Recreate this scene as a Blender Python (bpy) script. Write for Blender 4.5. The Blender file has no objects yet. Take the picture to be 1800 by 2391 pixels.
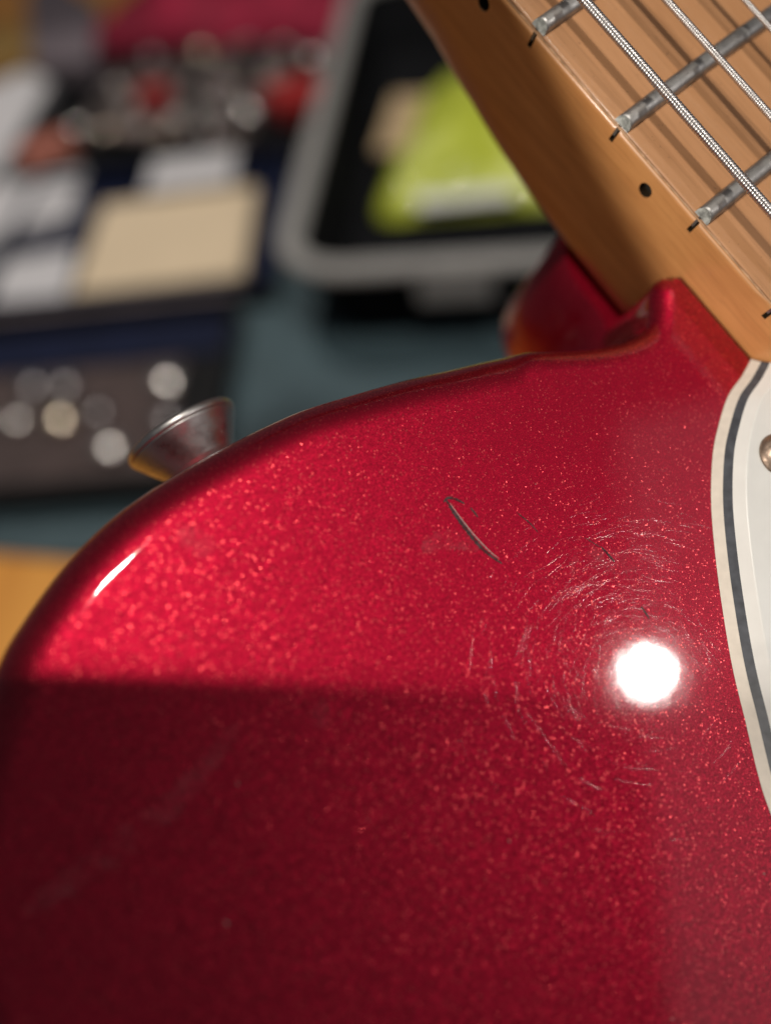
import bpy, bmesh, math, random
import numpy as np
from mathutils import Matrix, Vector
random.seed(7)
sc = bpy.context.scene
col = sc.collection
MM = 0.001

# ------------------------------------------------------------------ camera
# guitar frame (mm): X along the neck to the headstock, Y to the bass side, Z up from the board; origin = 16th fret at the bass edge.
# camera solved from the frets, strings and pocket; table plane solved from the square note pad and the storage bin.
R = np.array([[-0.6450340142, -0.732268426, 0.2184355117], [-0.7627358597, 0.5995658388, -0.2423939217], [0.0465309448, -0.3229609222, -0.9452677472]])
C = np.array([-21.5241, 80.1445, 78.4588])
F = 2000.0                                    # focal length in photo pixels (1800 x 2391)
up = np.array([.53, -.05, .846]); up /= np.linalg.norm(up)
ex = R[0] - (R[0] @ up) * up; ex /= np.linalg.norm(ex)
M = np.array([ex, np.cross(up, ex), up])      # guitar frame -> world
H = 316.0                                     # camera height above the table: the tail of the body rests on it
def g2w(p): return M @ (np.asarray(p, float) - C) + np.array([0, 0, H])
def px_g(u, v, z):                            # photo pixel -> point on a plane of the guitar frame
    d = R.T @ np.array([(u - 900) / F, (v - 1195.5) / F, 1.0]); return C + (z - C[2]) / d[2] * d
def px_t(u, v, z=0):                          # photo pixel -> point at height z above the table
    d = M @ (R.T @ np.array([(u - 900) / F, (v - 1195.5) / F, 1.0])); return np.array([0, 0, H]) + (z - H) / d[2] * d

cam = bpy.data.cameras.new('camera'); co = bpy.data.objects.new('camera', cam); col.objects.link(co); sc.camera = co
cam.sensor_fit = 'VERTICAL'; cam.sensor_height = 36; cam.lens = 36 * F / 2391
cam.clip_start = 0.005; cam.clip_end = 20
cam.dof.use_dof = True; cam.dof.focus_distance = 0.0968; cam.dof.aperture_fstop = cam.lens / 5.1
mw = Matrix.Identity(4)
for i, a in enumerate((M @ R[0], -(M @ R[1]), -(M @ R[2]))):
    for j in range(3): mw[j][i] = a[j]
mw[2][3] = H * MM
co.matrix_world = mw

# ------------------------------------------------------------------ light (indoors: lamps, dim room)
w = bpy.data.worlds.new('World'); sc.world = w; w.use_nodes = True
w.node_tree.nodes['Background'].inputs[0].default_value = (0.95, 0.93, 1.0, 1)
w.node_tree.nodes['Background'].inputs[1].default_value = 0.055
sc.view_settings.view_transform = 'Standard'; sc.view_settings.look = 'None'; sc.view_settings.exposure = 0; sc.view_settings.gamma = 1
sc.cycles.use_denoising = True; sc.cycles.denoising_prefilter = 'ACCURATE'; sc.cycles.denoising_input_passes = 'RGB_ALBEDO_NORMAL'

def lamp(name, kind, loc, energy, color, aim=None):
    l = bpy.data.lights.new(name, kind); l.energy = energy; l.color = color
    o = bpy.data.objects.new(name, l); col.objects.link(o); o.location = Vector(loc) * MM
    if aim is not None:
        o.rotation_euler = (Vector(aim) - Vector(loc)).to_track_quat('-Z', 'Y').to_euler()
    return o
# overhead lamp: a spot whose cut-off falls across the shoulder of the body
p1, p2 = px_g(0, 1592, -8), px_g(1200, 1640, -8)
L1 = np.array([0.33, 0.0, 0.94]); L1 = L1 / np.linalg.norm(L1) * 1250 + np.array([0, 58, 0])
mid = px_g(620, 1616, -8)
ln = (p2 - p1) / np.linalg.norm(p2 - p1)
bd = (mid - L1) / np.linalg.norm(mid - L1)
pn = np.cross(ln, bd); pn /= np.linalg.norm(pn)
if pn @ np.array([0.73, -0.68, 0]) < 0: pn = -pn
half = math.radians(34)
ax = bd * math.cos(half) + pn * math.sin(half)
for i in range(5):                            # a row of five small bulbs
    Li = L1 + ln * (i - 2) * 25
    s1 = lamp('ceiling_lamp', 'SPOT', g2w(Li), 33 / 5, (1, 0.93, 0.84), g2w(Li + ax * 1000))
    s1.data.spot_size = 2 * half; s1.data.spot_blend = 0.0025; s1.data.shadow_soft_size = 0.0007
# fill light added to brighten the far side of the table
s5 = lamp('far_table_fill', 'SPOT', (-330, 700, 1250), 23, (1, 0.93, 0.85), (-230, 450, 0))
s5.data.spot_size = math.radians(44); s5.data.spot_blend = .35; s5.data.shadow_soft_size = 0.02
# second lamp, mirrored as a round spot beside the pickguard
sp = px_g(1512, 1572, -8); dv = sp - C; dv[2] = -dv[2]; dv /= np.linalg.norm(dv)
s2 = lamp('desk_lamp', 'POINT', g2w(sp + dv * 1200), 7.5, (1, 0.95, 0.9)); s2.data.shadow_soft_size = 0.018
# low lamp on the bass side; its cut-off runs across the side of the neck
LS = np.array([.22, .90, .30]); LS = LS / np.linalg.norm(LS) * 1100
qa, qb = np.array([17., -.25, -1.]), np.array([-16., .25, -12.5]); qm = (qa + qb) / 2
ln = (qb - qa) / np.linalg.norm(qb - qa); bd = (qm - LS) / np.linalg.norm(qm - LS)
pn = np.cross(ln, bd); pn /= np.linalg.norm(pn)
if pn @ np.array([-.33, 0, .94]) < 0: pn = -pn
half = math.radians(22); ax = bd * math.cos(half) + pn * math.sin(half)
s4 = lamp('side_lamp', 'SPOT', g2w(LS), 31, (1, 0.92, 0.82), g2w(LS + ax * 1000))
s4.data.spot_size = 2 * half; s4.data.spot_blend = 0.012; s4.data.shadow_soft_size = 0.003
# added area light: haze of the pale ceiling, mirrored along the right side
sp = px_g(2260, 1850, -8); dv = sp - C; dv[2] = -dv[2]; dv /= np.linalg.norm(dv)
s3 = lamp('ceiling_haze_light', 'AREA', g2w(sp + dv * 2000), 2.6, (1, 0.95, 0.96)); s3.data.shape = 'RECTANGLE'; s3.data.size = 1.25; s3.data.size_y = 1.9
zx = M @ dv; xx = M @ np.array([R[0][0], R[0][1], -R[0][2]]); xx -= (xx @ zx) * zx; xx /= np.linalg.norm(xx); yx = np.cross(zx, xx)
lm = Matrix.Identity(4)
for i, a_ in enumerate((xx, yx, zx)):
    for j in range(3): lm[j][i] = a_[j]
lm.translation = s3.location; s3.matrix_world = lm

# ------------------------------------------------------------------ materials
class N:
    def __init__(s, name):
        s.m = bpy.data.materials.new(name); s.m.use_nodes = True; s.t = s.m.node_tree; s.n = s.t.nodes; s.l = s.t.links
        s.b = s.n['Principled BSDF']; s.out = s.n['Material Output']
    def add(s, typ, **kw):
        x = s.n.new(typ)
        for k, v in kw.items():
            if k.startswith('i_'):
                key = k[2:].replace('_', ' ')
                key = int(key) if key.isdigit() else key
                if isinstance(v, bpy.types.NodeSocket): s.l.new(v, x.inputs[key])
                else: x.inputs[key].default_value = v
            else: setattr(x, k, v)
        return x
    def link(s, a, b): s.l.new(a, s.b.inputs[b] if isinstance(b, str) else b)
    def set(s, **kw):
        for k, v in kw.items(): s.b.inputs[k.replace('_', ' ')].default_value = v
        return s
    def coord(s, scale=(1, 1, 1), rot=(0, 0, 0)):
        tc = s.add('ShaderNodeTexCoord'); mp = s.add('ShaderNodeMapping')
        mp.inputs['Scale'].default_value = scale; mp.inputs['Rotation'].default_value = rot
        s.l.new(tc.outputs['Object'], mp.inputs['Vector']); return mp.outputs['Vector']
    def noise(s, vec, scale, detail=3, rough=.5):
        return s.add('ShaderNodeTexNoise', i_Vector=vec, i_Scale=scale, i_Detail=detail, i_Roughness=rough)
    def ramp(s, fac, stops):
        r = s.add('ShaderNodeValToRGB', i_Fac=fac); e = r.color_ramp.elements
        while len(e) > len(stops): e.remove(e[-1])
        while len(e) < len(stops): e.new(1)
        for a, (p, c) in zip(e, stops): a.position = p; a.color = (*c, 1) if len(c) == 3 else c
        return r.outputs['Color']
    def mix(s, fac, a, b, blend='MIX'):
        x = s.add('ShaderNodeMix', data_type='RGBA', blend_type=blend)
        for sock, v in ((x.inputs[0], fac), (x.inputs[6], a), (x.inputs[7], b)):
            if isinstance(v, bpy.types.NodeSocket): s.l.new(v, sock)
            else: sock.default_value = v if isinstance(v, (int, float)) else ((*v, 1) if len(v) == 3 else v)
        return x.outputs[2]
    def math(s, op, a, b=0.0):
        x = s.add('ShaderNodeMath', operation=op)
        for i, v in enumerate((a, b)):
            if isinstance(v, bpy.types.NodeSocket): s.l.new(v, x.inputs[i])
            else: x.inputs[i].default_value = v
        return x.outputs[0]
    def bump(s, h, strength, dist, normal=None):
        x = s.add('ShaderNodeBump', i_Strength=strength, i_Distance=dist, i_Height=h)
        if normal is not None: s.l.new(normal, x.inputs['Normal'])
        return x.outputs['Normal']

def simple(name, c, rough=.5, metal=0., var=.12, scale=60., coat=0., bump=0., spec=.5):
    k = N(name); v = k.coord(); n = k.noise(v, scale, 4)
    lo = tuple(x * (1 - var) for x in c); hi = tuple(min(1, x * (1 + var)) for x in c)
    k.link(k.ramp(n.outputs['Fac'], [(.3, lo), (.7, hi)]), 'Base Color')
    k.set(Roughness=rough, Metallic=metal, Coat_Weight=coat, Specular_IOR_Level=spec)
    if bump: k.link(k.bump(n.outputs['Fac'], bump, .0005), 'Normal')
    return k.m

def candy():
    k = N('candy_red_flake'); v = k.coord()
    vo = k.add('ShaderNodeTexVoronoi', i_Vector=v, i_Scale=11000.0, i_Randomness=1.0)
    vb = k.add('ShaderNodeTexVoronoi', i_Vector=v, i_Scale=7400.0, i_Randomness=1.0)
    sep = k.add('ShaderNodeSeparateColor', i_Color=vo.outputs['Color'])
    sepb = k.add('ShaderNodeSeparateColor', i_Color=vb.outputs['Color'])
    # flake tilt
    sub = k.add('ShaderNodeVectorMath', operation='SUBTRACT', i_0=vo.outputs['Color']); sub.inputs[1].default_value = (.5, .5, .5)
    scl = k.add('ShaderNodeVectorMath', operation='SCALE', i_0=sub.outputs[0]); scl.inputs['Scale'].default_value = .26
    geo = k.add('ShaderNodeNewGeometry')
    ad = k.add('ShaderNodeVectorMath', operation='ADD', i_0=geo.outputs['Normal'], i_1=scl.outputs[0])
    nm = k.add('ShaderNodeVectorMath', operation='NORMALIZE', i_0=ad.outputs[0])
    k.link(nm.outputs[0], 'Normal')
    base = k.ramp(sep.outputs[1], [(0, (.22, .0002, .013)), (.45, (.36, .0005, .022)), (.85, (.48, .001, .032)), (.97, (.78, .02, .055))])
    big = k.math('GREATER_THAN', sepb.outputs[0], .966)
    base = k.mix(k.math('MULTIPLY', big, .8), base, (1, .11, .12))
    lf = k.noise(v, 90, 3)
    base = k.mix(k.math('MULTIPLY', k.math('SUBTRACT', lf.outputs['Fac'], .35), .35), base, (.26, .0004, .015))
    k.link(base, 'Base Color')
    rg = k.math('SUBTRACT', .46, k.math('MULTIPLY', big, .18)); k.link(rg, 'Roughness')
    k.set(Metallic=.9, Coat_Weight=1., Coat_IOR=1.5)
    # slight orange peel in the lacquer
    peel = k.noise(v, 260, 2)
    n1 = k.bump(peel.outputs['Fac'], .02, .0004)
    k.link(n1, 'Coat Normal')
    smear = k.noise(v, 55, 4, .65)
    k.link(k.ramp(smear.outputs['Fac'], [(.40, (.045, .045, .045)), (.78, (.07, .07, .07))]), 'Coat Roughness')
    return k.m

def maple(name, dark, light, rough, coat, speck=True):
    k = N(name); v = k.coord((.12, 1, 1)); n = k.noise(v, 520, 5, .6)
    v2 = k.coord((.05, 1, 1)); n2 = k.noise(v2, 1900, 3, .6)
    v3 = k.coord(); n3 = k.noise(v3, 75, 3)
    base = k.ramp(n.outputs['Fac'], [(.3, dark), (.68, light)])
    base = k.mix(k.math('MULTIPLY', k.math('GREATER_THAN', n2.outputs['Fac'], .58), .22), base, tuple(x * .6 for x in dark))
    base = k.mix(k.math('MULTIPLY', n3.outputs['Fac'], .35), base, tuple(x * .8 for x in dark))
    if speck:
        n4 = k.noise(v3, 2600, 1)
        base = k.mix(k.math('MULTIPLY', k.math('GREATER_THAN', n4.outputs['Fac'], .76), .6), base, (.10, .04, .02))
    k.link(base, 'Base Color'); k.set(Roughness=rough, Coat_Weight=coat, Coat_Roughness=.12)
    k.link(k.bump(n2.outputs['Fac'], .12, .0001), 'Normal')
    return k.m

def metal(name, c, rough, var=.25, scale=900., stretch=(1, 1, 1)):
    k = N(name); v = k.coord(stretch); n = k.noise(v, scale, 4, .65)
    k.link(k.ramp(n.outputs['Fac'], [(.32, tuple(x * (1 - var) for x in c)), (.68, tuple(min(1, x * (1 + var)) for x in c))]), 'Base Color')
    k.link(k.ramp(n.outputs['Fac'], [(.3, (rough * 1.35,) * 3), (.7, (rough * .75,) * 3)]), 'Roughness')
    k.set(Metallic=1.)
    k.link(k.bump(n.outputs['Fac'], .12, .00008), 'Normal')
    return k.m

mat = dict(
    candy=candy(),
    board=maple('worn_maple_board', (.47, .225, .095), (.57, .29, .135), .42, .25),
    neck=maple('amber_lacquered_maple', (.56, .245, .080), (.74, .36, .130), .38, .18, False),
    seam=simple('grey_lacquer_edge', (.50, .29, .15), .5, var=.3, scale=900),
    fret=metal('dull_fret_nickel', (.42, .41, .395), .45, .2, 900.),
    fretend=metal('filed_fret_end', (.27, .28, .265), .55, .25, 1500.),
    string=metal('string_nickel', (.58, .55, .535), .34, .15, 600.),
    dark=simple('black_inlay', (.02, .018, .015), .5),
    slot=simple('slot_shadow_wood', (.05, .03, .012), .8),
    white=simple('white_plastic', (.80, .795, .76), .28, var=.03, scale=300, coat=.3),
    aged=simple('aged_white_plastic', (.72, .66, .57), .45, var=.06, scale=900),
    black=simple('black_ply', (.070, .076, .088), .4, var=.3, scale=800),
    button=metal('turned_steel', (.62, .60, .58), .36, .15, 500.),
    screw=metal('worn_screw', (.36, .27, .21), .5, .35, 900.),
    scratch=None, table=None)
k = N('pick_scratch'); v = k.coord(); n = k.noise(v, 1500, 3)
k.link(k.ramp(n.outputs['Fac'], [(.35, (.022, .008, .010)), (.65, (.085, .035, .04))]), 'Base Color'); k.set(Roughness=.6)
k.link(k.ramp(n.outputs['Fac'], [(.30, (.45,) * 3), (.50, (.97,) * 3)]), 'Alpha'); mat['scratch'] = k.m
k = N('hairline'); k.n.remove(k.b)
gl = k.add('ShaderNodeBsdfGlossy', i_Color=(1, .95, .95, 1), i_Roughness=.10); tr_ = k.add('ShaderNodeBsdfTransparent')
mx = k.add('ShaderNodeMixShader'); mx.inputs[0].default_value = .035; k.l.new(tr_.outputs[0], mx.inputs[1]); k.l.new(gl.outputs[0], mx.inputs[2]); k.l.new(mx.outputs[0], k.out.inputs['Surface'])
mat['hair'] = k.m
k = N('dried_smear'); v = k.coord(); n = k.noise(v, 420, 5, .7)
k.set(Base_Color=(.62, .40, .42, 1), Roughness=.6); k.link(k.ramp(n.outputs['Fac'], [(.42, (0, 0, 0)), (.68, (.085, .085, .085))]), 'Alpha'); mat['smear'] = k.m
k = N('dust_and_lit_edge'); k.set(Base_Color=(.62, .5, .46, 1), Roughness=.8, Alpha=.75); mat['dust_lit_edge'] = k.m

# ------------------------------------------------------------------ mesh helpers
def mesh_obj(name, verts, faces, m, parent=None, smooth=True, scale=MM, mats=None, idx=None):
    me = bpy.data.meshes.new(name)
    me.from_pydata([tuple(float(c) * scale for c in p) for p in verts], [], faces)
    bm = bmesh.new(); bm.from_mesh(me); bmesh.ops.recalc_face_normals(bm, faces=bm.faces); bm.to_mesh(me); bm.free()
    for x in (mats or [m]): me.materials.append(x)
    if idx is not None:
        for p, i in zip(me.polygons, idx): p.material_index = i
    if smooth: me.polygons.foreach_set('use_smooth', [True] * len(me.polygons))
    o = bpy.data.objects.new(name, me); col.objects.link(o)
    if parent: o.parent = parent
    return o
def tag(o, label=None, cat=None, group=None, kind=None):
    for a, b in (('label', label), ('category', cat), ('group', group), ('kind', kind)):
        if b: o[a] = b
    return o
def empty(name, loc=(0, 0, 0), rz=0):
    o = bpy.data.objects.new(name, None); col.objects.link(o); o.empty_display_size = .02
    o.location = Vector(loc) * MM; o.rotation_euler = (0, 0, rz); return o
def bm_obj(name, bm, m, parent=None, smooth=False, bevel=0., seg=2):
    if bevel: bmesh.ops.bevel(bm, geom=list(bm.edges), offset=bevel * MM, segments=seg, affect='EDGES', profile=.5)
    me = bpy.data.meshes.new(name); bm.to_mesh(me); bm.free(); me.materials.append(m)
    if smooth: me.polygons.foreach_set('use_smooth', [True] * len(me.polygons))
    o = bpy.data.objects.new(name, me); col.objects.link(o)
    if parent: o.parent = parent
    return o
def bm_box(bm, c, s, rz=0.):
    mt = Matrix.Translation(Vector(c) * MM) @ Matrix.Rotation(rz, 4, 'Z') @ Matrix.Diagonal((s[0] * MM, s[1] * MM, s[2] * MM, 1))
    bmesh.ops.create_cube(bm, size=1, matrix=mt)
def catmull(pts, n=8, closed=True):
    pts = [np.asarray(p, float) for p in pts]; out = []; L = len(pts)
    for i in range(L if closed else L - 1):
        g = (lambda j: pts[j % L]) if closed else (lambda j: pts[min(max(j, 0), L - 1)])
        a, b, c, d = g(i - 1), g(i), g(i + 1), g(i + 2)
        for s in range(n):
            t = s / n
            out.append(.5 * (2 * b + (c - a) * t + (2 * a - 5 * b + 4 * c - d) * t * t + (3 * b - a - 3 * c + d) * t ** 3))
    if not closed: out.append(pts[-1])
    return np.array(out)
def normals2d(p):
    t = np.roll(p, -1, 0) - np.roll(p, 1, 0); t /= np.linalg.norm(t, axis=1)[:, None] + 1e-9
    nn = np.c_[t[:, 1], -t[:, 0]]
    area = np.sum(p[:, 0] * np.roll(p[:, 1], -1) - np.roll(p[:, 0], -1) * p[:, 1])
    return nn if area > 0 else -nn
def rings(name, levels, m, parent, smooth=True):
    # levels: list of (N,3) rings, first and last capped with an n-gon
    L = len(levels[0]); verts = [p for r in levels for p in r]; faces = []
    for k_ in range(len(levels) - 1):
        for i in range(L):
            j = (i + 1) % L; faces.append((k_ * L + i, k_ * L + j, (k_ + 1) * L + j, (k_ + 1) * L + i))
    faces.append(tuple(range(L))); faces.append(tuple((len(levels) - 1) * L + i for i in range(L)))
    return verts, faces
def flat_caps(o):
    for p in o.data.polygons:
        if len(p.vertices) > 8: p.use_smooth = False
def lathe(profile, seg=48):
    verts = []; faces = []
    for (r, t) in profile:
        for i in range(seg):
            a = 2 * math.pi * i / seg; verts.append((r * math.cos(a), r * math.sin(a), t))
    for k_ in range(len(profile) - 1):
        for i in range(seg):
            j = (i + 1) % seg; faces.append((k_ * seg + i, k_ * seg + j, (k_ + 1) * seg + j, (k_ + 1) * seg + i))
    faces.append(tuple(range(seg))); faces.append(tuple((len(profile) - 1) * seg + i for i in range(seg)))
    return verts, faces

# ------------------------------------------------------------------ the setting: table
TOP = 0.0
k = N('orange_wood_table'); v = k.coord((1, .08, 1)); n = k.noise(v, 60, 5, .6)
k.link(k.ramp(n.outputs['Fac'], [(.3, (.66, .26, .035)), (.7, (.86, .39, .065))]), 'Base Color'); k.set(Roughness=.45, Coat_Weight=.3)
bm = bmesh.new(); bm_box(bm, (0, 500, -19), (2600, 2200, 34)); tb = bm_obj('table', bm, k.m, bevel=2); tag(tb, kind='structure')
tag(tb, 'orange wooden table top showing at the edge of the teal mat')

# ------------------------------------------------------------------ guitar
guitar = bpy.data.objects.new('electric_guitar', None); col.objects.link(guitar); guitar.empty_display_size = .05
gm = Matrix.Identity(4)
for i in range(3):
    for j in range(3): gm[i][j] = M[i][j]
t0 = g2w((0, 0, 0))
for i in range(3): gm[i][3] = t0[i] * MM
guitar.matrix_world = gm
tag(guitar, 'glossy red metallic-flake electric guitar with white pickguard and worn maple neck', 'guitar')

ZT, ZF, ZB = -8.0, -22.6, -53.0     # body top, pocket floor, body back
WC = 27.0                           # neck centre line at y = -27
def edge_y(x): return -x * 0.0155
rim = [(-11.3, 25.4), (-8.5, 31.9), (-6.4, 36.8), (-4.3, 42.4), (-2.2, 48.5), (-1.1, 53.4), (-.3, 58.4), (.4, 64.2), (.7, 69), (.6, 73), (0, 77.2), (-1, 81), (-2.6, 85.6), (-4.4, 89.6),
       (-9, 96.5), (-16, 103.5), (-27, 110.5), (-42, 116), (-60, 119), (-90, 117), (-125, 111), (-165, 108), (-210, 114), (-260, 126), (-310, 132), (-355, 120), (-392, 84), (-410, 30), (-412, -30), (-402, -90), (-372, -140),
       (-325, -168), (-270, -166), (-215, -150), (-165, -140), (-115, -142), (-70, -150), (-30, -150), (0, -135), (14, -112), (8, -92), (-12, -76), (-32, -66), (-46, -60)]
lip = [(-56, -57.0), (-60, -55.6), (-80.6, -55.4), (-80.9, -54), (-80.9, -.5), (-80.6, 1.35), (-60, 1.15), (-40, .85), (-30, .72), (-22, .62), (-18.6, .60), (-16.9, .78), (-16.3, 2.1), (-16.9, 4.0), (-18.7, 6.0), (-20.0, 8.4), (-19.8, 11.0), (-18.6, 14.0), (-16.8, 17.2), (-14.2, 20.9)]
heel = [(-48, -56.6), (-40, -56.2), (-20, -55.9), (-9, -55.8), (-4.2, -54.4), (-1.6, -50.5), (.4, -44), (1.8, -34), (2.0, -27), (1.6, -18), (.6, -11), (-.6, -6), (-2.2, -2.6), (-4.4, -.2), (-7, 1.25), (-10, 1.75), (-13.4, 1.95), (-15.8, 2.6), (-17.8, 4.6), (-18.9, 8.2), (-18.7, 11.6), (-17.9, 14.6), (-16.5, 17.4), (-14.2, 20.9)]
A = catmull(rim + lip, 9); B = catmull(rim + heel, 9)
nA, nB = normals2d(A), normals2d(B)
def radius(p):
    x, y = p
    if -84 < x < -17.4 and -57.5 < y < 1.6: return .3
    if -84 < x < -16.6 and -57.5 < y < 3.0: return 2.5
    if -58 < x < -12 and -3 < y < 24: return 2.4 + (y - 2.0) / 22 * 1.4
    if -58 < x < -12 and 24 <= y < 42: return 3.8 + (y - 24) / 18 * 1.8
    return 5.6
rad = np.array([max(.5, radius(p)) for p in A])
for _ in range(5): rad = (np.roll(rad, 1) + rad * 2 + np.roll(rad, -1)) / 4
lv = []
for a in list(np.linspace(0, math.pi / 2, 17)):        # round-over: wall to flat top
    xy = A - nA * (rad * (1 - math.cos(a)))[:, None]; lv.append(np.c_[xy, ZT - rad + rad * math.sin(a)])
lv = [np.c_[A, np.full(len(A), ZF)]] + lv
vA, fA = rings('a', lv, None, None)
lw = [np.c_[B, np.full(len(B), ZF)]]
for a in np.linspace(0, math.pi / 2, 7):
    lw.append(np.c_[B - nB * 5 * (1 - math.cos(a)), np.full(len(B), ZB + 5 - 5 * math.sin(a))])
vB, fB = rings('b', lw, None, None)
off = len(vA)
body = mesh_obj('body', list(vA) + list(vB), fA + [tuple(i + off for i in f_) for f_ in fB], mat['candy'], guitar)
flat_caps(body)
body['label'] = 'candy red flake body with rounded edge and pick scratches'

# marks on the lacquer
pgl0 = [px_g(u, v_, ZT)[:2] for u, v_ in [(1770, 843), (1699, 925), (1663, 1062), (1659, 1164), (1682, 1398), (1739, 1684), (1800, 1905), (1850, 2100), (1900, 2300)]]
def ribbon(name, pts, width, m, taper=True, z=ZT + .03, parent=body):
    p = catmull([px_g(u, v_, z)[:2] for u, v_ in pts], 10, False); L = len(p)
    t = np.gradient(p, axis=0); t /= np.linalg.norm(t, axis=1)[:, None] + 1e-9; nn = np.c_[-t[:, 1], t[:, 0]]
    vs = []; fs = []
    for i in range(L):
        s = i / (L - 1); wd = width / 2 * ((math.sin(math.pi * min(1, max(0, s))) ** .5 * .85 + .15) if taper else 1) * (1 + .25 * math.sin(i * 2.3))
        vs += [(*(p[i] + nn[i] * wd), z), (*(p[i] - nn[i] * wd), z)]
        if i: fs.append((2 * i - 2, 2 * i - 1, 2 * i + 1, 2 * i))
    return mesh_obj(name, vs, fs, m, parent)
ribbon('pick_scratch', [(1040, 1165), (1062, 1200), (1095, 1245), (1130, 1285), (1172, 1316)], .40, mat['scratch'])
ribbon('pick_scratch', [(1036, 1172), (1045, 1163), (1060, 1164), (1085, 1176)], .30, mat['scratch'])
ribbon('pick_scratch', [(1098, 1185), (1108, 1197), (1116, 1208)], .20, mat['scratch'])
ribbon('pick_scratch', [(1402, 1276), (1418, 1293), (1435, 1313)], .26, mat['scratch'])
ribbon('pick_scratch', [(1496, 1416), (1506, 1430), (1516, 1446)], .22, mat['scratch'])
ribbon('pick_scratch', [(1050, 1174), (1072, 1205), (1106, 1248), (1140, 1284), (1164, 1304)], .12, mat['dust_lit_edge'])  # pale strip: lit edge of the long scratch, put into colour
ribbon('pick_scratch', [(1205, 1196), (1235, 1220), (1256, 1243)], .14, mat['scratch'])
ribbon('pick_scratch', [(1365, 1255), (1385, 1268), (1400, 1277)], .10, mat['scratch'])
for pts, wd_ in (([(60, 2130), (230, 2010), (400, 1880), (560, 1690)], 2.4), ([(985, 1285), (1030, 1262), (1075, 1262), (1120, 1280)], 2.2), ([(745, 1630), (748, 1670), (750, 1700)], 1.9), ([(420, 1235), (460, 1265), (500, 1290)], 2.6), ([(1330, 1330), (1400, 1310), (1480, 1320)], 3.0)):
    ribbon('dried_smear', pts, wd_, mat['smear'], True, ZT + .012)
hv = []; hf = []
for i in range(2600):                              # buffing hairlines in the lacquer: tiny rounded ridges, too many to count
    if i < 2000: u0, v0 = random.gauss(1470, 140), random.gauss(1370, 170)
    else: u0, v0 = random.uniform(300, 1750), random.uniform(1000, 2350)
    c = px_g(u0, v0, ZT)
    if not (c[0] < -9 and not any(abs(c[0] - q[0]) < 6 and c[1] < q[1] + 3.5 for q in pgl0)): continue
    an = random.uniform(0, math.pi); ln_ = random.uniform(1.0, 5.0) * (1 if random.random() < .8 else 1.8); bend = random.uniform(-.08, .08)
    wd = random.choice((.008, .010, .014, .018)); b0 = len(hv)
    for j in range(4):
        t_ = (j / 3 - .5) * ln_; a2 = an + bend * t_; d = np.array([math.cos(a2), math.sin(a2), 0]); nn_ = np.array([-d[1], d[0], 0])
        pw = wd * (1 if 0 < j < 3 else .35)
        for q in (-1, -.5, 0, .5, 1): hv.append(c + d * t_ + nn_ * pw * q + np.array([0, 0, .004 + pw * .075 * (1 - q * q)]))
    for j in range(3):
        for q in range(4): hf.append((b0 + 5 * j + q, b0 + 5 * j + q + 1, b0 + 5 * j + q + 6, b0 + 5 * j + q + 5))
o = mesh_obj('hairline_scratches', hv, hf, mat['hair'], body); o['kind'] = 'stuff'
dvx = []; dfx = []
for (u, v_, s) in [(555, 1830, .35), (530, 2155, .45), (1190, 1965, .42), (1570, 2380, .4), (860, 1915, .25), (1783, 2040, .3), (1635, 2115, .25), (1250, 1130, .2), (820, 1050, .18), (1590, 1200, .2), (400, 1255, .2)]:
    c = px_g(u, v_, ZT + .03); b0 = len(dvx); kk = 7
    for i in range(kk):
        a = 2 * math.pi * i / kk; r_ = s * .5 * random.uniform(.35, 1.2); dvx.append(c + np.array([math.cos(a) * r_, math.sin(a) * r_ * .6, 0]))
    dvx.append(c + np.array([0, 0, .05])); dfx += [(b0 + i, b0 + (i + 1) % kk, b0 + kk) for i in range(kk)]
o = mesh_obj('dust_specks', dvx, dfx, mat['dust_lit_edge'], body); o['kind'] = 'stuff'

# neck: C shaped along its length, square at the heel
def lerp(x, xs, ys): return float(np.interp(x, xs, ys))
xs = list(np.linspace(-80, -20, 13)) + list(np.linspace(-17, 60, 78)) + list(np.linspace(64, 160, 13))
vs = []; fs = []; K = 100
for x in xs:
    D = lerp(x, [-80, 0, 12, 50, 160], [-ZF - .05, -ZF - .05, 22.6, 20.6, 20.0]); ne = lerp(x, [-80, -14, 0, 10, 20, 30, 46, 80, 160], [26, 24, 16, 9.5, 6.2, 4.4, 3.2, 2.5, 2.4])
    We = WC + edge_y(x)
    t = np.linspace(0, math.pi, 6001); c = np.cos(t); s_ = np.sin(t).clip(0)
    yy = -WC + We * np.abs(c) ** (2 / ne) * np.sign(c); zz = -.38 - (D - .38) * s_ ** (2 / ne)
    al = np.r_[0, np.cumsum(np.hypot(np.diff(yy), np.diff(zz)))]; al /= al[-1]
    for q_ in np.linspace(0, 1, K + 1): vs.append((x, np.interp(q_, al, yy), np.interp(q_, al, zz)))

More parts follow.
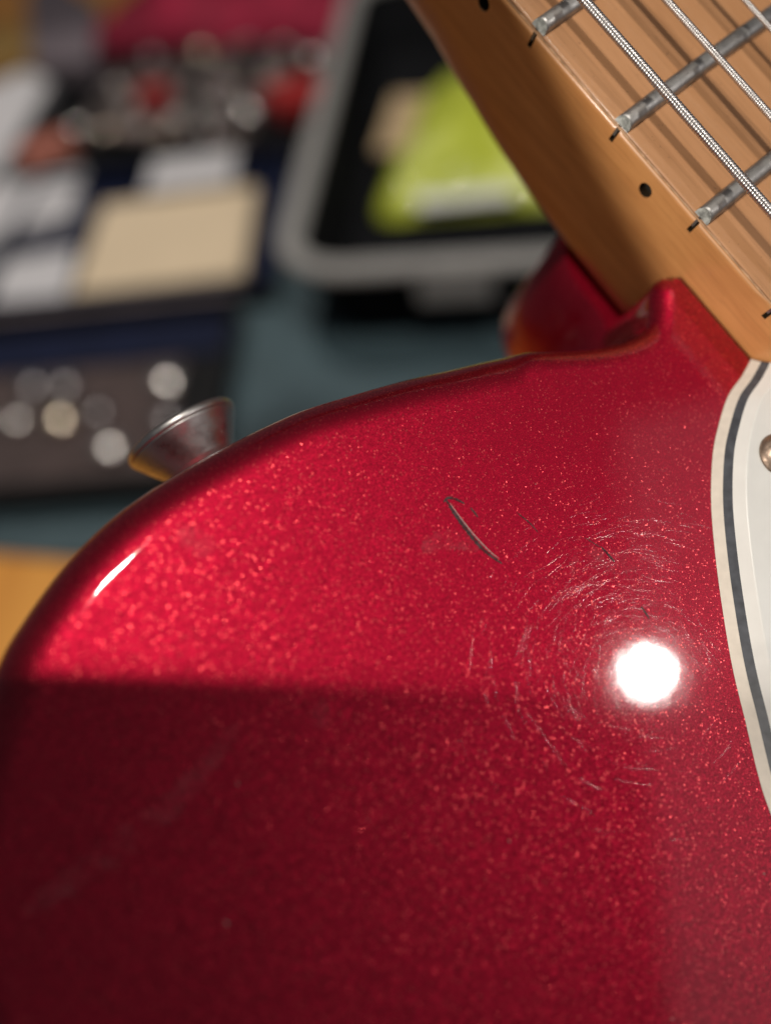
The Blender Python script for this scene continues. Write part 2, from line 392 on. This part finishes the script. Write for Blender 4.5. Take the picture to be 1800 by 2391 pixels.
L = K + 1
for a in range(len(xs) - 1):
    for i in range(L):
        j = (i + 1) % L; fs.append((a * L + i, a * L + j, (a + 1) * L + j, (a + 1) * L + i))
fs.append(tuple(range(L))); fs.append(tuple((len(xs) - 1) * L + i for i in range(L)))
neck = mesh_obj('neck', vs, fs, mat['neck'], guitar)
S = 648.0
def fx(n_): return -(S * (1 - 2 ** (-n_ / 12)) - S * (1 - 2 ** (-16 / 12)))
FR = range(9, 22)
bm = bmesh.new()
for n_ in FR:
    x = fx(n_); bm_box(bm, (x, edge_y(x) - .6, -1.2), (.62, 2.6, 2.7))
for n_ in (15, 17, 19, 21, 12):
    x = (fx(n_) + fx(n_ - 1)) / 2
    bmesh.ops.create_cone(bm, cap_ends=True, segments=28, radius1=.95 * MM, radius2=.95 * MM, depth=3.0 * MM, matrix=Matrix.Translation(Vector((x, edge_y(x) + .1, -3.45)) * MM) @ Matrix.Rotation(math.pi / 2, 4, 'X'))
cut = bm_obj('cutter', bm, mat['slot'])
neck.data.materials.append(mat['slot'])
md = neck.modifiers.new('cut', 'BOOLEAN'); md.operation = 'DIFFERENCE'; md.object = cut; md.solver = 'EXACT'
cut.matrix_world = gm
bpy.context.view_layer.update()
dg = bpy.context.evaluated_depsgraph_get()
me = bpy.data.meshes.new_from_object(neck.evaluated_get(dg))
from mathutils.kdtree import KDTree
old = neck.data; kd = KDTree(len(old.vertices))
for i, q_ in enumerate(old.vertices): kd.insert(q_.co, i)
kd.balance(); ln_c = []
for p in me.polygons:
    for li in p.loop_indices:
        c_ = me.vertices[me.loops[li].vertex_index].co
        if p.material_index == 0:
            acc = Vector()
            for (_, i, d_) in kd.find_n(c_, 4): acc += old.vertices[i].normal / (d_ + 1e-6)
            ln_c.append(acc.normalized())
        else: ln_c.append(p.normal.copy())
me.normals_split_custom_set(ln_c); neck.modifiers.clear(); neck.data = me
bpy.data.objects.remove(cut)
neck['label'] = 'amber lacquered maple neck'
for n_ in (15, 17):
    x = (fx(n_) + fx(n_ - 1)) / 2; pv, pf = lathe([(.94, 0), (.94, .3), (.9, .34)], 28)
    pv = [(x + a, edge_y(x) - 1.5 + c, -3.45 + b) for a, b, c in pv]
    mesh_obj('side_dot', pv, pf, mat['dark'], neck, False)

# fretboard: thin pale slab with the board's radius
RR = 184.0
def bz(y): return math.sqrt(RR ** 2 - (y + WC) ** 2) - math.sqrt(RR ** 2 - WC ** 2)
vs = []; fs = []; nx = 49; ny = 40
XS = np.linspace(-80, 160, nx)
for x in XS:
    We = WC + edge_y(x) - .03
    rj = .10 * (random.random() - .5)
    sec = [(-WC + We, -.36)]
    for i in range(ny + 1):
        y = -WC + (We - .28) * math.cos(math.pi * i / ny)
        sec.append((y, bz(y) - (.0)))
    sec.append((-WC - We, -.36))
    vs += [(x, y + (rj if q == 0 else 0), z) for q, (y, z) in enumerate(sec)]
L = ny + 3
for a in range(nx - 1):
    for i in range(L):
        j = (i + 1) % L; fs.append((a * L + i, a * L + j, (a + 1) * L + j, (a + 1) * L + i))
fs.append(tuple(range(L))); fs.append(tuple((nx - 1) * L + i for i in range(L)))
board = mesh_obj('fretboard', vs, fs, mat['board'], guitar)
board['label'] = 'pale worn maple fingerboard with dark grain streaks'
# worn lacquer edge between board and neck
vs = []; fs = []
XS = np.linspace(-60, 70, 420)
for i, x in enumerate(XS):
    j = .07 * random.random() + .05 * math.sin(x * 1.7) * math.sin(x * .63); y = edge_y(x)
    vs += [(x, y + .012, -.40 - j * .5), (x, y + .008, -.34), (x, y - .05 - j * .5, -.20)]
    if i: b0 = 3 * i; fs += [(b0 - 3, b0, b0 + 1, b0 - 2), (b0 - 2, b0 + 1, b0 + 2, b0 - 1)]
mesh_obj('lacquer_edge', vs, fs, mat['seam'], neck)

# frets: crowned wire with filed ends and tang
def make_fret(n_):
    x0 = fx(n_); We = WC + edge_y(x0); vs = []; fs = []; prof = []
    for i in range(13):
        a = math.pi * i / 12; prof.append((1.08 * math.cos(a), 1.12 * math.sin(a) ** .8))
    ys = np.linspace(-WC + We - .12, -WC - We + .12, 61)
    for k_, y in enumerate(ys):
        for (dx, dz) in prof:
            yy = y
            if k_ == 0: yy = y - .42 * dz
            if k_ == len(ys) - 1: yy = y + .42 * dz
            wear = -.05 * max(0, math.sin(y * .9 + n_ * 2.1)) * (dz > .9)
            vs.append((x0 + dx, yy, bz(min(max(yy, -WC - We), -WC + We)) - .03 + dz + wear))
    P = len(prof); idx = []
    for a in range(len(ys) - 1):
        for i in range(P):
            j = (i + 1) % P; fs.append((a * P + i, a * P + j, (a + 1) * P + j, (a + 1) * P + i)); idx.append(0)
    fs.append(tuple(range(P))); idx.append(1); fs.append(tuple((len(ys) - 1) * P + i for i in range(P))); idx.append(1)
    b0 = len(vs); y = edge_y(x0)                      # tang showing in the slot
    for (a, b, c) in [(-.02, -1.0, -1.75), (.30, -1.0, -1.75), (.30, y - .10, -1.75), (-.02, y - .10, -1.75), (-.02, -1.0, .1), (.30, -1.0, .1), (.30, y - .12, .1), (-.02, y - .12, .1)]: vs.append((x0 + a, b if b != -1.0 else y - 1.2, c))
    for q in [(0, 1, 2, 3), (4, 5, 6, 7), (0, 1, 5, 4), (1, 2, 6, 5), (2, 3, 7, 6), (3, 0, 4, 7)]: fs.append(tuple(b0 + i for i in q)); idx.append(1)
    o = mesh_obj('fret', vs, fs, None, guitar, True, mats=[mat['fret'], mat['fretend']], idx=idx)
    for p in o.data.polygons:
        if p.material_index == 1: p.use_smooth = False
    return o
for n_ in FR: make_fret(n_)

# wound strings
def sy(k_, x):
    t = (S * (1 - 2 ** (-16 / 12)) - x) / S; hf_ = 17.6 + t * 8.6
    return hf_ - k_ * 2 * hf_ / 5 - WC + .3
def wound(k_, r, pitch, zc):
    x0, x1 = -75.0, 110.0; per = 7; step = pitch / per; n_ = int((x1 - x0) / step); seg = 14
    vs = np.zeros((n_ + 1, seg, 3)); a = np.arange(seg) * 2 * math.pi / seg
    for i in range(n_ + 1):
        x = x0 + i * step
        ph = (x / pitch - a / (2 * math.pi)) % 1.0
        rr = r - (pitch * .40) * (1 - np.sqrt(np.clip(1 - (2 * ph - 1) ** 2, 0, 1))) * .62
        vs[i, :, 0] = x; vs[i, :, 1] = sy(k_, x) + rr * np.cos(a); vs[i, :, 2] = zc - x * .0045 + rr * np.sin(a)
    fs = []
    for i in range(n_):
        for j in range(seg):
            q = (j + 1) % seg; fs.append((i * seg + j, i * seg + q, (i + 1) * seg + q, (i + 1) * seg + j))
    return mesh_obj('wound_string', vs.reshape(-1, 3), fs, mat['string'], guitar)
wound(0, .60, .375, 4.3)['label'] = 'thickest wound string, running beside the side dots'
wound(1, .46, .31, 4.75)['label'] = 'middle-gauge wound string'
wound(2, .34, .25, 5.1)['label'] = 'thinnest of the wound strings'

# pickguard: three plies with a bevelled edge
pgl = [px_g(u, v_, ZT)[:2] for u, v_ in [(1770, 843), (1731, 878), (1699, 925), (1677, 992), (1663, 1062), (1659, 1164), (1666, 1268), (1682, 1398), (1708, 1554), (1739, 1684), (1770, 1814), (1800, 1905)]]
pgl = [np.array([-31.4, .85])] + [p for p in pgl if p[1] > 1.6] + [np.array(p) for p in [(-80, 44), (-100, 47), (-125, 44), (-150, 30), (-165, 5), (-165, -20), (-150, -40), (-125, -50), (-100, -45)]]
PG = catmull(pgl, 8, False)
PG = np.vstack([PG, [(-90, -35), (-83, -20), (-82.2, 0), (-82, 1.5), (-70, 1.6), (-50, 1.3), (-38, 1.05)]])
nP = normals2d(PG)
nP = np.array([(0., 0.) if (q[1] < 2.2 and -95 < q[0] < -31.9 and i > len(PG) - 8) else ((-1., 0.) if i == 0 else nn_) for i, (q, nn_) in enumerate(zip(PG, nP))])
nP[0] = (1., 0.); nP[1] = (.95, .31); nP[2] = (.9, .43)
inset = np.ones(len(PG))
pick = bpy.data.objects.new('pickguard', None); col.objects.link(pick); pick.parent = guitar; pick.empty_display_size = .02
pick['label'] = 'white black white three-ply pickguard with bevelled edge'
def ply(name, z0, z1, o0, o1, m, rnd=0.):
    lv = [np.c_[PG - nP * (o0 * inset)[:, None], np.full(len(PG), z0)], np.c_[PG - nP * (o1 * inset)[:, None], np.full(len(PG), z1 - rnd)]]
    if rnd:
        for a in (.35, .7, 1.): lv.append(np.c_[PG - nP * ((o1 + rnd * 1.6 * a) * inset)[:, None], np.full(len(PG), z1 - rnd * (1 - a) ** 2)])
    pv, pf = rings(name, lv, None, None)
    o = mesh_obj(name, pv, pf, m, pick, False); return o
ply('white_ply', ZT + .02, ZT + .95, 0, .92, mat['aged'])
ply('black_ply', ZT + .95, ZT + 1.70, .94, 1.68, mat['black'])
ply('white_top_ply', ZT + 1.70, ZT + 2.75, 1.70, 2.6, mat['white'], .22)
# pickguard screw
c = px_g(1817, 1062, ZT + 2.75)
scr = bpy.data.objects.new('pickguard_screw', None); col.objects.link(scr); scr.parent = guitar; scr.location = Vector(c) * MM; scr.empty_display_size = .005
pv, pf = lathe([(2.62 * math.cos(a), .05 + 1.25 * math.sin(a)) for a in np.linspace(0, 1.45, 9)], 40)
mesh_obj('screw_head', pv, pf, mat['screw'], scr)
bm = bmesh.new(); bm_box(bm, (0, 0, 1.05), (2.2, .5, .55), .4); bm_box(bm, (0, 0, 1.045), (.5, 2.2, .55), .4); bm_obj('cross_slot', bm, mat['dark'], scr)

# strap button on the side of the shoulder
btn = bpy.data.objects.new('strap_button', None); col.objects.link(btn); btn.parent = guitar; btn.empty_display_size = .01
ax_ = Vector((.992, -.11, .03)).normalized(); btn.rotation_euler = ax_.to_track_quat('Z', 'Y').to_euler(); btn.location = Vector((-.4, 58.6, -29.5)) * MM; btn.scale = (1.07, 1.07, 1.05)
pr = [(5.2, 0), (5.3, .5), (4.1, .9), (3.7, 1.8), (3.85, 2.8), (4.3, 3.7)]
for i in range(1, 19):
    t_ = i / 18; pr.append((4.3 + 2.7 * t_ + (.07 if i % 2 else -.07), 3.7 + 4.1 * t_))
pv, pf = lathe(pr, 64); mesh_obj('flared_shank', pv, pf, mat['button'], btn)
pr = [(6.6, 7.82), (7.02, 7.84), (7.12, 8.0), (7.12, 8.5), (6.9, 8.75), (6.2, 8.85), (4.6, 8.8), (3.6, 8.2)]
pv, pf = lathe(pr, 64); mesh_obj('flange', pv, pf, mat['button'], btn)
pv, pf = lathe([(3.4, 8.0), (3.3, 8.8), (2.4, 9.5), (1.0, 9.8)], 32); mesh_obj('screw_head', pv, pf, mat['screw'], btn)

# ------------------------------------------------------------------ things on the table behind
bmat = dict(
    teal=simple('teal_mat', (.054, .092, .108), .7, var=.12, scale=40, bump=.1),
    blackp=simple('black_plastic', (.007, .007, .008), .5, var=.25, scale=80, spec=.2),
    navy=simple('navy_plastic', (.006, .010, .034), .6, var=.2, scale=60, spec=.2),
    grey=simple('grey_plastic_rim', (.30, .295, .285), .25, var=.1, scale=70),
    liner=simple('charcoal_liner', (.009, .0095, .011), .9, var=.25, scale=60, spec=.05),
    cream=simple('cream_paper', (.72, .58, .40), .8, var=.05, scale=30),
    paper=simple('white_paper', (.60, .59, .61), .75, var=.05, scale=20),
    brown=simple('brown_card', (.066, .044, .042), .8, var=.25, scale=40),
    red=simple('crimson_cloth', (.27, .006, .034), .85, var=.4, scale=30),
    redp=simple('red_plastic', (.38, .022, .022), .4),
    salmon=simple('salmon_plastic', (.50, .17, .12), .5),
    gold=simple('ochre_card', (.30, .18, .05), .7, var=.3, scale=40),
    mauve=simple('mauve_grey_card', (.17, .14, .16), .7, var=.2, scale=30),
    brass=metal('brass', (.86, .73, .56), .24, .1, 60.),
    dull=metal('dull_zinc', (.34, .32, .33), .34, .15, 60.),
    chrome=metal('polished_steel', (.85, .81, .77), .24, .05, 60.),
    steel=metal('grey_steel', (.48, .41, .385), .4, .4, 120.),
    wrapw=simple('white_film', (.88, .89, .87), .22, coat=.6),
    tan=simple('tan_label', (.52, .38, .22), .6))
k = N('lime_foil_bag'); v = k.coord(); n = k.noise(v, 28, 4, .6)
k.link(k.ramp(n.outputs['Fac'], [(.3, (.30, .36, .012)), (.5, (.55, .62, .06)), (.72, (.72, .78, .24))]), 'Base Color'); k.set(Roughness=.32, Coat_Weight=.5)
k.link(k.bump(n.outputs['Fac'], .5, .01), 'Normal'); bmat['lime'] = k.m

a = px_t(0, 1286, 2); b = px_t(180, 1301, 2); ang = math.atan2(b[1] - a[1], b[0] - a[0])
bm = bmesh.new(); bm_box(bm, (0, 330, 0), (1000, 660, 2.4)); o = bm_obj('cutting_mat', bm, bmat['teal'], bevel=.6)
o.location = Vector((a[0] + 250, a[1] + 250 * math.tan(ang), -.8)) * MM; o.rotation_euler = (0, 0, ang)
tag(o, 'large dark teal work mat lying on the table under the boxes', 'mat')
ZM = .5

def rrect(x0, x1, y0, y1, r, n_=8):
    p = []
    for (cx, cy, a0) in ((x1 - r, y1 - r, 0), (x0 + r, y1 - r, 1), (x0 + r, y0 + r, 2), (x1 - r, y0 + r, 3)):
        for i in range(n_ + 1):
            t = math.pi / 2 * (a0 + i / n_); p.append((cx + r * math.cos(t), cy + r * math.sin(t)))
    return np.array(p)
def shell(name, wd, dp, ht, wall, r, m, parent, taper=0., inner=None):
    lv = []
    for z, o_ in ((0, -taper), (ht, 0)): lv.append(np.c_[rrect(-wd / 2 - o_, wd / 2 + o_, -dp / 2 - o_, dp / 2 + o_, r), np.full((8 + 1) * 4, z)])
    for z, o_ in ((ht, -wall), (wall, -wall - taper)): lv.append(np.c_[rrect(-wd / 2 - o_, wd / 2 + o_, -dp / 2 - o_, dp / 2 + o_, max(.5, r - wall)), np.full((8 + 1) * 4, z)])
    return lv
def shell_obj(name, wd, dp, ht, wall, r, m, parent, taper=0.):
    lv = []; q = 36
    def rg(e, z, rr): return np.c_[rrect(-wd / 2 - e, wd / 2 + e, -dp / 2 - e, dp / 2 + e, max(.6, rr)), np.full(q, z)]
    lv = [rg(-taper, 0, r), rg(0, ht, r), rg(-wall, ht, r - wall), rg(-wall - taper, wall, r - wall)]
    pv, pf = rings(name, lv, None, None)
    return mesh_obj(name, pv, pf, m, parent, False)

# storage bin with grey rim
bin_ = empty('storage_bin', (0, 0, ZM)); ra = math.radians(-4.5)
wd, dp, ht = 300., 430., 58.
cx_, cy_ = -94 + wd / 2, 361 + dp / 2
bin_.location = Vector((-96 + math.cos(ra) * wd / 2 - math.sin(ra) * dp / 2, 388 + math.sin(ra) * wd / 2 + math.cos(ra) * dp / 2, ZM)) * MM; bin_.rotation_euler = (0, 0, ra)
shell_obj('tub', wd - 18, dp - 18, ht - 5, 4, 30, bmat['liner'], bin_, 14)
q = 36; def_ = lambda e, z, r_: np.c_[rrect(-wd / 2 + e, wd / 2 - e, -dp / 2 + e, dp / 2 - e, r_), np.full(q, z)]
lv = [def_(2, ht - 6, 40), def_(0, ht - 5, 42), def_(0, ht - 2, 42), def_(2, ht, 40), def_(12, ht, 30), def_(14, ht - 2, 28), def_(14, ht - 5, 28), def_(13, ht - 6, 29)]
vs = [p for r_ in lv for p in r_]; fs = []
for k_ in range(len(lv)):
    for i in range(q):
        j = (i + 1) % q; k2 = (k_ + 1) % len(lv); fs.append((k_ * q + i, k_ * q + j, k2 * q + j, k2 * q + i))
mesh_obj('rim', vs, fs, bmat['grey'], bin_, False)
bm = bmesh.new(); bm_box(bm, (-50, -dp / 2 + 3, ht - 15), (40, 5, 16)); bm_obj('latch', bm, bmat['grey'], bin_, bevel=1.2)
tag(bin_, 'open black storage bin with a thick grey rim and rounded corner', 'bin')
# lime bag in the bin
bag = empty('snack_bag', (42, 604, ZM + 6)); bag.rotation_euler = (0, 0, math.radians(-4))
out = np.array([(-78, -92), (-40, -96), (20, -95), (75, -92), (80, -30), (74, 40), (70, 92), (30, 100), (-25, 96), (-48, 78), (-62, 40), (-70, -20)], float)
oc = catmull(out, 5); vs = []; fs = []; lv = []
for s, z in ((1., 1), (1.0, 3), (.93, 12), (.8, 21), (.6, 27), (.35, 30), (.12, 31)):
    lv.append(np.c_[oc * s, np.array([z + 2.2 * math.sin(p[0] * .13 + s * 6) * math.sin(p[1] * .11) * (s < .95) for p in oc])])
pv, pf = rings('bag', lv, None, None); mesh_obj('pouch', pv, pf, bmat['lime'], bag)
for nm, cc, sz, m_, rz, zz in (('white_patch', (-20, -86), (62, 26), 'wrapw', .05, 12), ('tan_label', (-66, 8), (26, 84), 'tan', -.10, 17)):  # flat white patch near the lower edge, tan label at the left
    bm = bmesh.new(); bm_box(bm, (cc[0], cc[1], zz), (sz[0], sz[1], 3), rz); bm_obj(nm, bm, bmat[m_], bag, bevel=1)
tag(bag, 'crinkled lime green foil bag with a white patch and a tan label in the bin', 'bag')

# navy box with note pad and cards
nb = empty('navy_box', (-205, 528, ZM)); nb.rotation_euler = (0, 0, math.radians(-1))
shell_obj('box_shell', 200, 158, 16, 4, 8, bmat['navy'], nb, 2)
bm = bmesh.new(); bm_box(bm, (0, -80.5, 7.5), (201, 3, 14)); bm_obj('front_strip', bm, bmat['blackp'], nb, bevel=.8)
tag(nb, 'shallow navy box with black front strip holding a cream note pad', 'box')
pad = empty('note_pad', (-184, 515, ZM + 5)); pad.rotation_euler = (0, 0, math.radians(1))
bm = bmesh.new(); bm_box(bm, (0, 0, 4.5), (112, 108, 7)); bm_obj('sheets', bm, bmat['cream'], pad, bevel=.3)
bm = bmesh.new(); bm_box(bm, (0, 0, .5), (114, 110, 1)); bm_obj('backing_board', bm, bmat['brown'], pad)
tag(pad, 'square cream note pad lying in the navy box', 'note pad')
bm = bmesh.new(); bm_box(bm, (0, 0, .6), (52, 66, 1.2)); o = bm_obj('card', bm, bmat['paper']); o.location = Vector((-273, 484, ZM + 8)) * MM; o.rotation_euler = (0, 0, .12)
tag(o, 'white card beside the cream note pad in the navy box', 'card')
bm = bmesh.new(); bm_box(bm, (0, 0, .6), (64, 44, 1.2)); o = bm_obj('card', bm, bmat['paper']); o.location = Vector((-178, 590, ZM + 17.5)) * MM; o.rotation_euler = (0, 0, .02)
tag(o, 'small white card behind the cream note pad', 'card')

# parts tray in front: dome knobs in a brown and navy tray
tr = empty('parts_tray', (-222, 360, ZM)); shell_obj('tray_shell', 196, 154, 17, 4, 6, bmat['blackp'], tr, 3)
bm = bmesh.new(); bm_box(bm, (-14, -12, 4.8), (160, 90, 1.2)); bm_obj('brown_liner', bm, bmat['brown'], tr)
bm = bmesh.new(); bm_box(bm, (0, 54, 5), (180, 34, 1.4)); bm_obj('navy_liner', bm, bmat['navy'], tr)
bm = bmesh.new(); bm_box(bm, (0, 74.4, 17.7), (190, 3.4, 1.2)); bm_obj('pale_strip', bm, bmat['mauve'], tr)
tag(tr, 'shallow black tray lined in brown and navy with shiny knobs', 'tray')

def dome(rc, h_): return lathe([(rc * 1.0, 0), (rc * 1.02, h_)] + [(rc * math.cos(t), h_ + rc * .42 * math.sin(t)) for t in np.linspace(.12, 1.5, 10)], 28)
dproto = None
def knob(u, v_, z, rc, h_, label, group, m_='chrome'):
    p = px_t(u, v_, z + h_ + rc * .5); pv, pf = dome(rc, h_)
    o = mesh_obj('dome_knob', pv, pf, bmat[m_], None); o.location = Vector((p[0], p[1], z)) * MM
    return tag(o, label, 'knob', group)
KN = dict(chrome='polished steel', brass='brass coloured', dull='dull grey')
for (u, v_, rc, m_) in [(383, 870, 9.5, 'chrome'), (128, 960, 9.5, 'brass'), (247, 1028, 8.5, 'chrome'), (66, 886, 8, 'dull'), (142, 884, 8, 'dull'), (222, 950, 6, 'dull'), (385, 965, 7, 'dull'), (30, 968, 6.5, 'chrome')]:
    knob(u, v_, ZM + 6.3, rc, 3, 'small %s dome knob in the brown and navy tray' % KN[m_], 'dome knobs in the lined tray', m_)

# parts pile at the far left
tray2 = empty('hardware_tray', (-195, 715, ZM)); tray2.rotation_euler = (0, 0, math.radians(-6)); shell_obj('tray_shell', 270, 190, 18, 4, 8, bmat['blackp'], tray2, 3)
tag(tray2, 'black tray heaped with loose steel hardware and red pieces', 'tray')
for (u, v_, rc, m_) in [(467, 100, 8, 'brass'), (522, 165, 6, 'chrome'), (727, 112, 8.5, 'chrome'), (727, 45, 7, 'brass'), (500, 235, 6.5, 'chrome'), (170, 280, 7, 'chrome'), (350, 118, 6, 'dull'), (575, 90, 6, 'dull'), (240, 290, 6, 'brass'), (410, 255, 6.5, 'chrome'),
                        (300, 235, 4, 'chrome'), (440, 180, 4, 'chrome'), (560, 230, 4.5, 'chrome'), (620, 150, 4.5, 'chrome'), (380, 305, 4, 'brass'), (660, 95, 4.5, 'chrome'), (270, 190, 4, 'chrome'), (480, 300, 4.5, 'chrome'), (330, 275, 3.5, 'chrome'), (540, 110, 3.5, 'brass')]:
    knob(u, v_, ZM + 13, rc * 1.15 + .8, 4, 'small %s dome knob among the loose hardware' % KN[m_], 'dome knobs in the hardware tray', m_)
def bracket(i, u, v_, sx, sy_, rz, m_):
    p = px_t(u, v_, 14); bm = bmesh.new(); bm_box(bm, (0, 0, 1), (sx, sy_, 2)); bm_box(bm, (sx / 2 - 1, 0, 5), (2, sy_ * .98, 9.6)); o = bm_obj('angle_bracket', bm, bmat[m_], bevel=.4)
    o.location = Vector((p[0], p[1], ZM + 5.5 + (i % 4) * 2.2)) * MM; o.rotation_euler = (.12 * ((i % 3) - 1), .15 * ((i % 2) - .5), rz)
    return tag(o, 'bent grey steel bracket in the hardware tray', 'bracket', 'loose brackets in the hardware tray')
for i in range(34):
    bracket(i, random.uniform(170, 660), random.uniform(120, 330), random.uniform(18, 40), random.uniform(10, 18), random.uniform(-1.6, 1.6), 'steel')
pv, pf = lathe([(2, 0), (9, .4), (11, 6), (10.5, 14), (8, 21), (4, 25), (1, 26)], 28)
p = px_t(598, 320, 12); o = mesh_obj('egg_knob', pv, pf, bmat['chrome']); o.location = Vector((p[0] - 6, p[1] + 12, ZM + 16)) * MM; o.rotation_euler = (-1.2, .3, 0)
tag(o, 'large oval pale steel knob at the front of the hardware tray', 'knob')
for (u, v_, sx, sy_, rz, m_, lb) in [(690, 205, 44, 40, .5, 'redp', 'red plastic block at the corner of the hardware tray'), (355, 205, 24, 22, -.2, 'redp', 'small red plastic block amid the loose brackets'), (100, 335, 40, 26, .6, 'salmon', 'salmon plastic block beside the folded white sheets')]:
    p = px_t(u, v_, 26); bm = bmesh.new(); bm_box(bm, (0, 0, 9), (sx, sy_, 16)); o = bm_obj('plastic_block', bm, bmat[m_], bevel=2.5, seg=3); o.location = Vector((p[0], p[1], ZM + 9)) * MM; o.rotation_euler = (0, 0, rz); tag(o, lb, 'block')
# crimson cloth behind the tray: a folded lump
vs = []; fs = []; nx, ny = 40, 22
for i in range(nx):
    for j in range(ny):
        x = -1 + 2 * i / (nx - 1); y = -1 + 2 * j / (ny - 1)
        e = max(0, 1 - abs(x) ** 4) * max(0, 1 - abs(y) ** 4)
        vs.append((x * 150, y * 80, 1 + 46 * e ** .5 + 6 * e * math.sin(x * 9 + y * 3) + 5 * e * math.sin(y * 11 - x * 4)))
for i in range(nx - 1):
    for j in range(ny - 1): a0 = i * ny + j; fs.append((a0, a0 + 1, a0 + ny + 1, a0 + ny))
fs.append(tuple([i * ny for i in range(nx)] + [(nx - 1) * ny + j for j in range(1, ny)] + [i * ny + ny - 1 for i in range(nx - 2, -1, -1)] + [j for j in range(ny - 2, 0, -1)]))
o = mesh_obj('folded_cloth', vs, fs, bmat['red']); o.location = Vector((-165, 895, ZM)) * MM; o.rotation_euler = (0, 0, -.30); tag(o, 'folded crimson cloth behind the hardware tray', 'cloth')
# papers, cards at the far left
def sheet(name, pix, z, m_, label, cat, th=1.5):
    P = [px_t(u, v_, z) for u, v_ in pix]; n_ = len(P)
    vs = [(*p[:2], z) for p in P] + [(*p[:2], z - th) for p in P]
    fs = [tuple(range(n_)), tuple(range(n_, 2 * n_))] + [(i, (i + 1) % n_, n_ + (i + 1) % n_, n_ + i) for i in range(n_)]
    return tag(mesh_obj(name, vs, fs, bmat[m_], None, False), label, cat)
sheet('paper_sheet', [(-120, 395), (0, 395), (115, 190), (60, 165), (-120, 240)], 22, 'paper', 'folded white sheet beside the salmon block', 'paper', 20)
sheet('paper_sheet', [(-120, 600), (0, 545), (165, 495), (195, 395), (90, 415), (-120, 455)], 14, 'paper', 'white sheet lying between the navy box and salmon block', 'paper', 12)
sheet('ochre_box', [(-120, 150), (-20, 150), (70, 120), (65, 60), (-120, 50)], 30, 'gold', 'ochre cardboard box at the far end of the table', 'box', 28)
sheet('mauve_box', [(75, 140), (215, 150), (230, 10), (120, -60), (60, -20)], 26, 'mauve', 'mauve grey flat box next to the crimson cloth', 'box', 24)
